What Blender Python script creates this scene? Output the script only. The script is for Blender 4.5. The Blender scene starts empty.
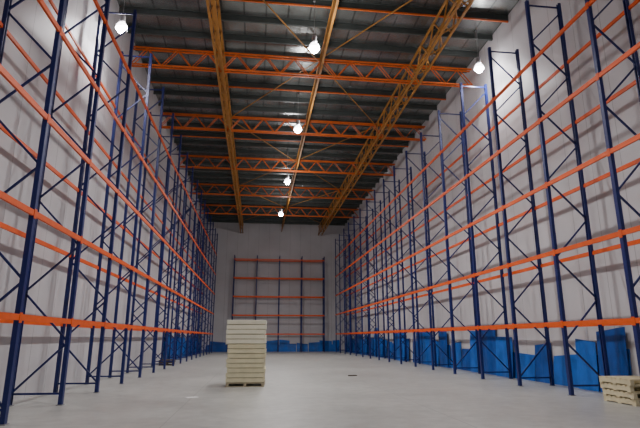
import bpy, math, random
from mathutils import Vector, Matrix
random.seed(4)
XL, XR, YB, YF, H = -5.85, 9.95, -6.0, 57.0, 14.45

# ---------- materials ----------
def mat(name, col, rough=0.5, metal=0.0, noise=0.0, nscale=3.0, bump=0.0, emis=None, estr=0.0):
    m = bpy.data.materials.new(name); m.use_nodes = True
    nt = m.node_tree; b = nt.nodes['Principled BSDF']
    b.inputs['Base Color'].default_value = (*col, 1)
    b.inputs['Roughness'].default_value = rough
    b.inputs['Metallic'].default_value = metal
    tc = nt.nodes.new('ShaderNodeTexCoord')
    n = nt.nodes.new('ShaderNodeTexNoise'); n.inputs['Scale'].default_value = nscale
    n.inputs['Detail'].default_value = 5
    nt.links.new(tc.outputs['Object'], n.inputs['Vector'])
    r = nt.nodes.new('ShaderNodeValToRGB')
    r.color_ramp.elements[0].position = 0.3; r.color_ramp.elements[1].position = 0.7
    r.color_ramp.elements[0].color = (*[c*(1-noise) for c in col], 1)
    r.color_ramp.elements[1].color = (*[min(1, c*(1+noise)) for c in col], 1)
    nt.links.new(n.outputs['Fac'], r.inputs['Fac'])
    nt.links.new(r.outputs['Color'], b.inputs['Base Color'])
    if bump:
        bp = nt.nodes.new('ShaderNodeBump'); bp.inputs['Strength'].default_value = bump
        bp.inputs['Distance'].default_value = 0.05
        nt.links.new(n.outputs['Fac'], bp.inputs['Height']); nt.links.new(bp.outputs['Normal'], b.inputs['Normal'])
    if emis:
        b.inputs['Emission Color'].default_value = (*emis, 1); b.inputs['Emission Strength'].default_value = estr
    return m

def panel_mat(name, axis, col, pitch=1.2, seam=0.02, seamdark=0.6, rough=0.5, metal=0.0, noise=0.06):
    m = mat(name, col, rough, metal, noise, 0.6)
    nt = m.node_tree; b = nt.nodes['Principled BSDF']
    tc = [n for n in nt.nodes if n.type == 'TEX_COORD'][0]; ramp = [n for n in nt.nodes if n.type == 'VALTORGB'][0]
    sp = nt.nodes.new('ShaderNodeSeparateXYZ'); nt.links.new(tc.outputs['Object'], sp.inputs[0])
    d = nt.nodes.new('ShaderNodeMath'); d.operation = 'DIVIDE'; d.inputs[1].default_value = pitch
    nt.links.new(sp.outputs[axis], d.inputs[0])
    f = nt.nodes.new('ShaderNodeMath'); f.operation = 'FRACT'; nt.links.new(d.outputs[0], f.inputs[0])
    l = nt.nodes.new('ShaderNodeMath'); l.operation = 'LESS_THAN'; l.inputs[1].default_value = seam/pitch
    nt.links.new(f.outputs[0], l.inputs[0])
    mx = nt.nodes.new('ShaderNodeMix'); mx.data_type = 'RGBA'; mx.blend_type = 'MULTIPLY'
    nt.links.new(l.outputs[0], mx.inputs[0]); nt.links.new(ramp.outputs['Color'], mx.inputs[6])
    mx.inputs[7].default_value = (seamdark, seamdark, seamdark, 1)
    nt.links.new(mx.outputs[2], b.inputs['Base Color'])
    bp = nt.nodes.new('ShaderNodeBump'); bp.inputs['Strength'].default_value = 0.6; bp.inputs['Distance'].default_value = 0.02
    bp.invert = True
    nt.links.new(l.outputs[0], bp.inputs['Height']); nt.links.new(bp.outputs['Normal'], b.inputs['Normal'])
    return m

WALLC = (0.575, 0.565, 0.58)
M_wallY = panel_mat('wall_panels_side', 1, WALLC)
M_wallX = panel_mat('wall_panels_end', 0, WALLC)
M_blue = mat('rack_blue', (0.004, 0.014, 0.125), 0.42, 0, 0.1, 4)
M_orange = mat('rack_orange', (0.80, 0.10, 0.002), 0.5, 0, 0.08, 4)
M_galv = mat('galvanised_steel', (0.35, 0.35, 0.36), 0.4, 0.8, 0.1, 10)
M_truss = mat('truss_orange', (0.66, 0.13, 0.015), 0.5, 0, 0.12, 3)
M_ochre = mat('girder_ochre', (0.38, 0.17, 0.027), 0.5, 0, 0.15, 3)
M_purlin = mat('purlin_steel', (0.085, 0.10, 0.095), 0.45, 0.4, 0.1, 3)
M_foil = panel_mat('roof_foil', 0, (0.27, 0.29, 0.28), 0.9, 0.06, 0.45, 0.26, 0.75, 0.4)
M_tarp = mat('blue_plastic', (0.008, 0.12, 0.50), 0.38, 0, 0.3, 1.6, 0.4)
M_tarp2 = mat('blue_plastic_dark', (0.006, 0.07, 0.33), 0.38, 0, 0.3, 1.6, 0.4)
M_cream = mat('cream_panel', (0.76, 0.72, 0.49), 0.6, 0, 0.06, 5)
M_creamL = mat('cream_panel_pale', (0.86, 0.84, 0.67), 0.6, 0, 0.04, 5)
M_gap = mat('panel_spacer', (0.46, 0.42, 0.27), 0.7, 0, 0.1, 5)
M_wood = mat('pale_timber', (0.70, 0.62, 0.40), 0.7, 0, 0.12, 5, 0.15)
M_base = mat('pallet_base_wood', (0.42, 0.37, 0.25), 0.7, 0, 0.2, 5, 0.2)
M_dark = mat('dark_wood', (0.10, 0.07, 0.05), 0.8, 0, 0.2, 6)
M_white = mat('white_paper', (0.8, 0.8, 0.8), 0.6, 0, 0.03, 5)
M_bulb = mat('lamp_bulb', (1, 1, 1), 0.3, 0, 0, 1, 0, (1.0, 0.97, 1.0), 150)
M_refl = mat('lamp_reflector', (0.8, 0.8, 0.82), 0.3, 0, 0.02, 1, 0, (1.0, 0.95, 1.0), 10.0)

def floor_mat():
    m = mat('concrete_floor', (0.40, 0.395, 0.375), 0.45, 0, 0.0, 2)
    nt = m.node_tree; b = nt.nodes['Principled BSDF']; L = nt.links
    tc = [n for n in nt.nodes if n.type == 'TEX_COORD'][0]
    def noise(s, d=6):
        n = nt.nodes.new('ShaderNodeTexNoise'); n.inputs['Scale'].default_value = s; n.inputs['Detail'].default_value = d
        n.inputs['Roughness'].default_value = 0.65
        L.new(tc.outputs['Object'], n.inputs['Vector']); return n
    n1, n2 = noise(0.35), noise(3.0, 8)
    r1 = nt.nodes.new('ShaderNodeValToRGB'); L.new(n1.outputs['Fac'], r1.inputs['Fac'])
    r1.color_ramp.elements[0].position = .3; r1.color_ramp.elements[1].position = .7
    r1.color_ramp.elements[0].color = (.37, .375, .35, 1); r1.color_ramp.elements[1].color = (.49, .495, .465, 1)
    r2 = nt.nodes.new('ShaderNodeValToRGB'); L.new(n2.outputs['Fac'], r2.inputs['Fac'])
    r2.color_ramp.elements[0].position = .32; r2.color_ramp.elements[1].position = .62
    r2.color_ramp.elements[0].color = (.80, .80, .80, 1); r2.color_ramp.elements[1].color = (1, 1, 1, 1)
    mx = nt.nodes.new('ShaderNodeMix'); mx.data_type = 'RGBA'; mx.blend_type = 'MULTIPLY'; mx.inputs[0].default_value = 1
    L.new(r1.outputs[0], mx.inputs[6]); L.new(r2.outputs[0], mx.inputs[7])
    sp = nt.nodes.new('ShaderNodeSeparateXYZ'); L.new(tc.outputs['Object'], sp.inputs[0])
    outs = []
    for ax, pitch, off in ((0, 5.4, 1.0), (1, 6.0, 2.0)):
        a = nt.nodes.new('ShaderNodeMath'); a.operation = 'ADD'; a.inputs[1].default_value = off + 60; L.new(sp.outputs[ax], a.inputs[0])
        d = nt.nodes.new('ShaderNodeMath'); d.operation = 'DIVIDE'; d.inputs[1].default_value = pitch; L.new(a.outputs[0], d.inputs[0])
        f = nt.nodes.new('ShaderNodeMath'); f.operation = 'FRACT'; L.new(d.outputs[0], f.inputs[0])
        l = nt.nodes.new('ShaderNodeMath'); l.operation = 'LESS_THAN'; l.inputs[1].default_value = 0.015/pitch; L.new(f.outputs[0], l.inputs[0])
        outs.append(l)
    mm = nt.nodes.new('ShaderNodeMath'); mm.operation = 'MAXIMUM'; L.new(outs[0].outputs[0], mm.inputs[0]); L.new(outs[1].outputs[0], mm.inputs[1])
    mj = nt.nodes.new('ShaderNodeMix'); mj.data_type = 'RGBA'; mj.blend_type = 'MIX'
    L.new(mm.outputs[0], mj.inputs[0]); L.new(mx.outputs[2], mj.inputs[6]); mj.inputs[7].default_value = (.25, .25, .24, 1)
    L.new(mj.outputs[2], b.inputs['Base Color'])
    rr = nt.nodes.new('ShaderNodeMapRange'); rr.inputs[3].default_value = .30; rr.inputs[4].default_value = .45
    L.new(n1.outputs['Fac'], rr.inputs[0]); L.new(rr.outputs[0], b.inputs['Roughness'])
    bp = nt.nodes.new('ShaderNodeBump'); bp.inputs['Strength'].default_value = .06; bp.inputs['Distance'].default_value = .02
    L.new(n2.outputs['Fac'], bp.inputs['Height']); L.new(bp.outputs['Normal'], b.inputs['Normal'])
    return m
M_floor = floor_mat()

# ---------- mesh builder ----------
class MB:
    def __init__(s, *mats): s.v = []; s.f = []; s.m = []; s.mats = mats
    def add(s, vs, fs, mi=0):
        o = len(s.v); s.v += [tuple(p) for p in vs]
        for f in fs: s.f.append(tuple(i+o for i in f)); s.m.append(mi)
    def box(s, c, d, mi=0, rz=0.0, rx=0.0, ry=0.0):
        R = Matrix.Rotation(rz, 3, 'Z') @ Matrix.Rotation(ry, 3, 'Y') @ Matrix.Rotation(rx, 3, 'X')
        vs = [Vector(c) + R @ Vector((x*d[0]/2, y*d[1]/2, z*d[2]/2)) for x in (-1, 1) for y in (-1, 1) for z in (-1, 1)]
        s.add(vs, [(0,1,3,2),(4,6,7,5),(0,4,5,1),(2,3,7,6),(0,2,6,4),(1,5,7,3)], mi)
    def bar(s, p, q, w, h, mi=0):
        p, q = Vector(p), Vector(q); d = (q-p).normalized()
        up = Vector((0,0,1)) if abs(d.z) < .95 else Vector((1,0,0))
        a = d.cross(up).normalized(); b = a.cross(d)
        vs = [e + a*sx*w/2 + b*sy*h/2 for e in (p, q) for sx, sy in ((-1,-1),(1,-1),(1,1),(-1,1))]
        s.add(vs, [(0,1,2,3),(7,6,5,4),(0,4,5,1),(1,5,6,2),(2,6,7,3),(3,7,4,0)], mi)
    def prism(s, prof, p, d, ax, ay, mi=0):
        p, d, ax, ay = map(Vector, (p, d, ax, ay)); n = len(prof)
        vs = [p + ax*x + ay*y for x, y in prof] + [p + d + ax*x + ay*y for x, y in prof]
        s.add(vs, [tuple(range(n))[::-1], tuple(range(n, 2*n))] + [(i, (i+1) % n, (i+1) % n+n, i+n) for i in range(n)], mi)
    def lathe(s, prof, c, n=20, mi=0):
        vs = []; c = Vector(c)
        for r, z in prof:
            for k in range(n):
                a = 2*math.pi*k/n; vs.append(c + Vector((r*math.cos(a), r*math.sin(a), z)))
        fs = [(i*n+k, i*n+(k+1) % n, (i+1)*n+(k+1) % n, (i+1)*n+k) for i in range(len(prof)-1) for k in range(n)]
        s.add(vs, fs, mi)
    def make(s, name, loc=(0,0,0), parent=None):
        me = bpy.data.meshes.new(name); me.from_pydata(s.v, [], s.f)
        for m in s.mats: me.materials.append(m)
        for p, mi in zip(me.polygons, s.m): p.material_index = mi
        me.update()
        o = bpy.data.objects.new(name, me); o.location = loc
        bpy.context.collection.objects.link(o)
        if parent: o.parent = parent
        return o

# ---------- shell ----------
def slab(name, c, d, m):
    b = MB(m); b.box(c, d); return b.make(name)
cx, cy = (XL+XR)/2, (YB+YF)/2; W, L = XR-XL, YF-YB
slab('floor', (cx, cy, -.1), (W+.6, L+.6, .2), M_floor)
slab('ceiling', (cx, cy, H+.1), (W+.6, L+.6, .2), M_foil)
slab('wall_left', (XL-.1, cy, H/2), (.2, L, H), M_wallY)
slab('wall_right', (XR+.1, cy, H/2), (.2, L, H), M_wallY)
slab('wall_far', (cx, YF+.1, H/2), (W+.4, .2, H), M_wallX)
slab('wall_near', (cx, YB-.1, H/2), (W+.4, .2, H), M_wallX)

# ---------- pallet racks ----------
LEVELS = [1.87, 3.86, 5.87, 7.9, 9.95]
CPROF = [(-.055,-.045),(.055,-.045),(.055,.045),(.025,.045),(.025,.035),(.043,.035),(.043,-.033),(-.043,-.033),(-.043,.035),(-.025,.035),(-.025,.045),(-.055,.045)]
def rack(name, origin, rz, stations, depth, top, levels):
    """local: x along the run, y = depth (0 front, depth back)"""
    b = MB(M_blue, M_orange, M_galv)
    for i, s in enumerate(stations):
        t = top
        for y, sg in ((0, 1), (depth, -1)):
            b.prism(CPROF, (s, y, 0.012), (0, 0, t-.012), (1, 0, 0), (0, sg, 0), 0)
            b.box((s, y, .008), (.17, .14, .016), 2)
        z = .25; flip = (i % 2 == 0)
        b.bar((s, .03, z), (s, depth-.03, z), .035, .045, 0)
        while z + 1.15 < t:
            y0, y1 = (.03, depth-.03) if flip else (depth-.03, .03)
            b.bar((s, y0, z+.04), (s, y1, z+1.11), .035, .045, 0)
            z += 1.15; flip = not flip
        b.bar((s, .03, t-.15), (s, depth-.03, t-.15), .035, .045, 0)
    for k in range(len(stations)-1):
        a, c = stations[k]+.055, stations[k+1]-.055
        for lv in levels:
            for y, sg in ((-.02, 1), (depth+.02, -1)):
                prof = [(-.025,-.058),(.025,-.058),(.025,.03),(.005,.03),(.005,.058),(-.025,.058)]
                b.prism(prof, (a, y, lv), (c-a, 0, 0), (0, sg, 0), (0, 0, 1), 1)
                for e in (a-.03, c+.03):
                    b.box((e, y-.03*sg, lv-.01), (.055, .008, .19), 1)
    o = b.make(name, origin); o.rotation_euler = (0, 0, rz); return o
stL = [-.7+2.7*k for k in range(21)]
rack('pallet_rack', (-4.4, 0, 0), math.pi/2, stL, 1.1, 12.3, LEVELS)
stR = [-.35+2.7*k for k in range(21)]
rack('pallet_rack.001', (8.4, 0, 0), -math.pi/2, sorted([-s for s in stR]), 1.1, 12.1, LEVELS)
rack('pallet_rack.002', (-2.6, 55.6, 0), 0, [0, 2.5, 5, 7.5, 10], 1.0, 10.4, LEVELS)

# ---------- roof structure ----------
def warren(b, p, q, zb, zt, step, cw, ww, mi=0):
    p, q = Vector(p), Vector(q); L = (q-p).length; n = max(1, round(L/step)); d = (q-p)/n
    for z in (zb, zt): b.bar(p+Vector((0,0,z)), q+Vector((0,0,z)), cw, cw, mi)
    for i in range(n):
        a = p+d*i; m = a+d*.5; c = a+d
        b.bar(a+Vector((0,0,zb)), m+Vector((0,0,zt)), ww, ww, mi)
        b.bar(m+Vector((0,0,zt)), c+Vector((0,0,zb)), ww, ww, mi)
for y in (7.0, 13.8, 20.8, 27.6, 34.5, 41.3, 48.2):
    b = MB(M_truss)
    for off in (-.10, .10):
        warren(b, (XL, y+off, 0), (XR, y+off, 0), H-1.2, H-.36, 1.3, .06, .035)
    for i in range(13):
        x = XL + (XR-XL)*(i+.5)/13
        b.bar((x, y-.10, H-1.2), (x, y+.10, H-1.2), .035, .035)
        b.bar((x, y-.10, H-.36), (x, y+.10, H-.36), .035, .035)
    b.make('roof_truss')
def box_girder(name, xa, xb, zb, cw, ww):
    b = MB(M_ochre)
    for x in (xa, xb):
        warren(b, (x, YB, 0), (x, YF, 0), H-zb, H-.34, 1.6, cw, ww)
    y = YB+.4
    while y < YF-2:
        b.bar((xa, y, H-zb), (xb, y+.8, H-zb), ww*.8, ww*.8); b.bar((xb, y+.8, H-zb), (xa, y+1.6, H-zb), ww*.8, ww*.8); y += 1.6
    b.make(name)
box_girder('roof_girder', -2.08, -1.84, 1.25, .09, .05)
b = MB(M_ochre); x = 2.6
b.box((x, cy, H-1.0), (.09, L, .03)); b.box((x, cy, H-.32), (.09, L, .03)); b.box((x, cy, H-.66), (.02, L, .66))
b.make('roof_girder.001')
box_girder('roof_girder.002', 6.9, 7.3, 1.3, .08, .05)
b = MB(M_purlin); y = YB+.6
zp = [(-.07,.12),(-.07,.105),(-.01,.105),(-.01,-.12),(.07,-.12),(.07,-.105),(.01,-.105),(.01,.12)]
while y < YF:
    b.prism(zp, (XL, y, H-.12), (W, 0, 0), (0, 1, 0), (0, 0, 1)); y += 1.4
b.make('roof_purlins')
b = MB(M_ochre)
for y0, y1 in ((13.8, 27.6), (27.6, 41.3), (41.3, 54.4)):
    for xa, xb in ((-1.95, 6.9), (6.9, -1.95)):
        b.bar((xa, y0, H-.45), (xb, y1, H-.45), .04, .04)
b.make('roof_bracing')
b = MB(M_truss)
for y in (17.0, 24.0, 31.0):
    b.bar((XL+.02, y, H-.30), (XR-.02, y, H-.30), .06, .06)
b.make('sprinkler_pipes')

# ---------- high bay lamps ----------
def lamp(x, y, power=1650, z=12.0):
    e = bpy.data.objects.new('high_bay_lamp', None); e.location = (x, y, z); bpy.context.collection.objects.link(e)
    b = MB(M_galv)
    b.lathe([(0, .56), (.08, .56), (.10, .52), (.10, .30), (.05, .24), (0, .24)], (0,0,0))
    b.lathe([(.008, .55), (.008, H-z-.4)], (0,0,0), 8)
    b.box((0, 0, H-z-.2), (.08, .08, .4))
    b.make('housing', parent=e)
    b = MB(M_refl)
    b.lathe([(.06, .26), (.12, .23), (.18, .14), (.21, .02), (.20, .02), (.17, .13), (.11, .215), (.05, .25)], (0,0,0), 28)
    b.make('reflector', parent=e)
    b = MB(M_bulb)
    b.lathe([(.001, -.15), (.08, -.13), (.13, -.08), (.155, 0), (.14, .08), (.09, .15), (.04, .2), (.03, .24)], (0,0,0), 20)
    b.make('bulb', parent=e)
    l = bpy.data.lights.new('lamp_light', 'SPOT'); l.energy = power; l.spot_size = math.radians(154); l.spot_blend = .85
    l.shadow_soft_size = .10; l.color = (1, .97, .965)
    o = bpy.data.objects.new('lamp_light', l); o.location = (0, 0, -.32); bpy.context.collection.objects.link(o); o.parent = e
    l2 = bpy.data.lights.new('lamp_uplight', 'POINT'); l2.energy = power*.09; l2.shadow_soft_size = .1; l2.color = (1, .96, .96)
    o = bpy.data.objects.new('lamp_uplight', l2); o.location = (.35, 0, .2); bpy.context.collection.objects.link(o); o.parent = e
for y, p in ((-1.5, 700), (7.6, 1350), (16.6, 1850), (24.2, 1750), (33.3, 1850), (42.8, 2400)):
    lamp(1.85, y, p)
lamp(-5.0, 16.2, 450); lamp(9.1, 18.2, 450, 12.6)

# ---------- blue plastic sheeting ----------
def sheeting(name, p0, p1, inward, hmin, hmax, seed):
    rnd = random.Random(seed); b = MB(M_tarp, M_tarp2)
    p0, p1, nrm = Vector(p0), Vector(p1), Vector(inward); d = (p1-p0).normalized(); L = (p1-p0).length
    for layer in range(2):
        s = 0
        while s < L-.3:
            w = min(rnd.uniform(.5, 1.8), L-s); h = rnd.uniform(hmin, hmax)
            if layer == 0:
                h = hmin*rnd.uniform(.7, 1.1)
                if rnd.random() < .06: s += w; continue
            else:
                if rnd.random() < .35: s += w; continue
                if rnd.random() < .2: h *= 1.15
            off = .02 if layer == 0 else .10
            off += rnd.uniform(0, .03); lean = rnd.uniform(.04, .12); nx, nz = 8, 6; vs = []; skew = rnd.uniform(-.08, .08)
            for j in range(nz+1):
                for i in range(nx+1):
                    u, t = i/nx, j/nz
                    x = s + u*w*.95 + skew*t*.4
                    zz = t*(h + skew*(u-.5)*2) + .004
                    o = off + lean*(1-t) + .012*math.sin(u*8+s*3) + rnd.uniform(-.005, .005)
                    vs.append(p0 + d*x + nrm*max(.015, o) + Vector((0,0,zz)))
            m = len(vs); vs2 = [v - nrm*.012 for v in vs]
            q = lambda i, j: j*(nx+1)+i
            fs = [(q(i,j), q(i+1,j), q(i+1,j+1), q(i,j+1)) for j in range(nz) for i in range(nx)]
            fs += [tuple(a+m for a in f[::-1]) for f in fs]
            fs += [(q(i,nz), q(i+1,nz), q(i+1,nz)+m, q(i,nz)+m) for i in range(nx)]
            fs += [(q(i,j), q(i,j+1), q(i,j+1)+m, q(i,j)+m) for j in range(nz) for i in (0, nx)]
            b.add(vs+vs2, fs, 0 if rnd.random() < .6 else 1); s += w
    return b.make(name)
sheeting('blue_plastic_sheeting', (XR, 12.7, 0), (XR, 56.6, 0), (-1, 0, 0), 1.3, 2.0, 21)
sheeting('blue_plastic_sheeting.001', (-5.4, YF, 0), (9.3, YF, 0), (0, -1, 0), 1.0, 1.6, 8)
sheeting('blue_plastic_sheeting.002', (XL, 34, 0), (XL, 56.0, 0), (1, 0, 0), 1.3, 2.0, 12)

# ---------- pallets ----------
def pallet(b, c, rz, mi=0, w=1.2, d=1.0, h=.14, thick=.022):
    R = Matrix.Rotation(rz, 3, 'Z'); c = Vector(c)
    for x in (-w/2+.05, 0, w/2-.05):
        b.box(c+R@Vector((x, 0, h/2)), (.09, d, h-2*thick), mi, rz)
    for k in range(7):
        y = -d/2+.06+(d-.12)*k/6
        b.box(c+R@Vector((0, y, h-thick/2)), (w, .11, thick), mi, rz)
    for y in (-d/2+.06, 0, d/2-.06):
        b.box(c+R@Vector((0, y, thick/2)), (w, .11, thick), mi, rz)
b = MB(M_cream, M_creamL, M_base, M_gap)
pallet(b, (0, 0, 0), 0, 2, 1.2, 1.1, .12)
z = .12; n = 13
for i in range(n):
    top = i >= n-5
    h = .147 if not top else .152
    mi = 1 if top else 0
    ox = random.uniform(-.018, .018) + (-.03 if top else 0); oy = random.uniform(-.015, .015); rz = random.uniform(-.012, .012)
    w = 1.2 if not top else 1.25
    b.box((ox, oy, z+h-.068), (w, 1.05, .126), mi, rz)      # insulated slab
    for sx in (-1, 0, 1):                                     # spacer battens
        b.box((ox+sx*(w/2-.10), oy, z+.010), (.12, 1.0, .026), 3, rz)
    b.box((ox, oy, z+.010), (w-.08, .96, .024), 3, rz)
    z += h
st = b.make('insulation_panel_stack', (-.27, 17.2, 0)); st.rotation_euler = (0, 0, math.radians(-3))
bv = st.modifiers.new('soft_edges', 'BEVEL'); bv.width = .008; bv.segments = 2

b = MB(M_wood)
for i in range(4):
    pallet(b, (random.uniform(-.03, .03), random.uniform(-.05, .05), .145*i), random.uniform(-.05, .05), 0, .95, 1.1, .14)
b.make('wooden_pallet_stack', (8.98, 11.5, 0))
b = MB(M_dark)
pallet(b, (0, 0, 0), .1, 0, .8, 1.2, .14); pallet(b, (0, 0, .145), .05, 0, .8, 1.2, .14)
b.make('wooden_pallet', (-4.95, 30.35, 0))
b = MB(M_dark)
b.box((0, 0, .02), (.35, .07, .04), 0, .4); b.box((.1, .12, .015), (.25, .05, .03), 0, -.3)
b.make('timber_offcut', (3.9, 20.8, 0))
b = MB(M_white)
b.box((0, 0, .002), (.3, .21, .004), 0, .5)
b.make('paper_sheet', (-1.6, 14.0, 0))

# ---------- world + camera ----------
w = bpy.data.worlds.new('World'); bpy.context.scene.world = w; w.use_nodes = True
w.node_tree.nodes['Background'].inputs[0].default_value = (.5, .5, .6, 1); w.node_tree.nodes['Background'].inputs[1].default_value = .02
cam = bpy.data.cameras.new('camera'); cam.lens = 28.1; cam.sensor_width = 36; cam.clip_end = 200
co = bpy.data.objects.new('camera', cam); co.location = (0, 0, 1.5)
co.rotation_euler = (math.radians(90+13.9), 0, math.radians(-7.1)); bpy.context.collection.objects.link(co)
bpy.context.scene.camera = co
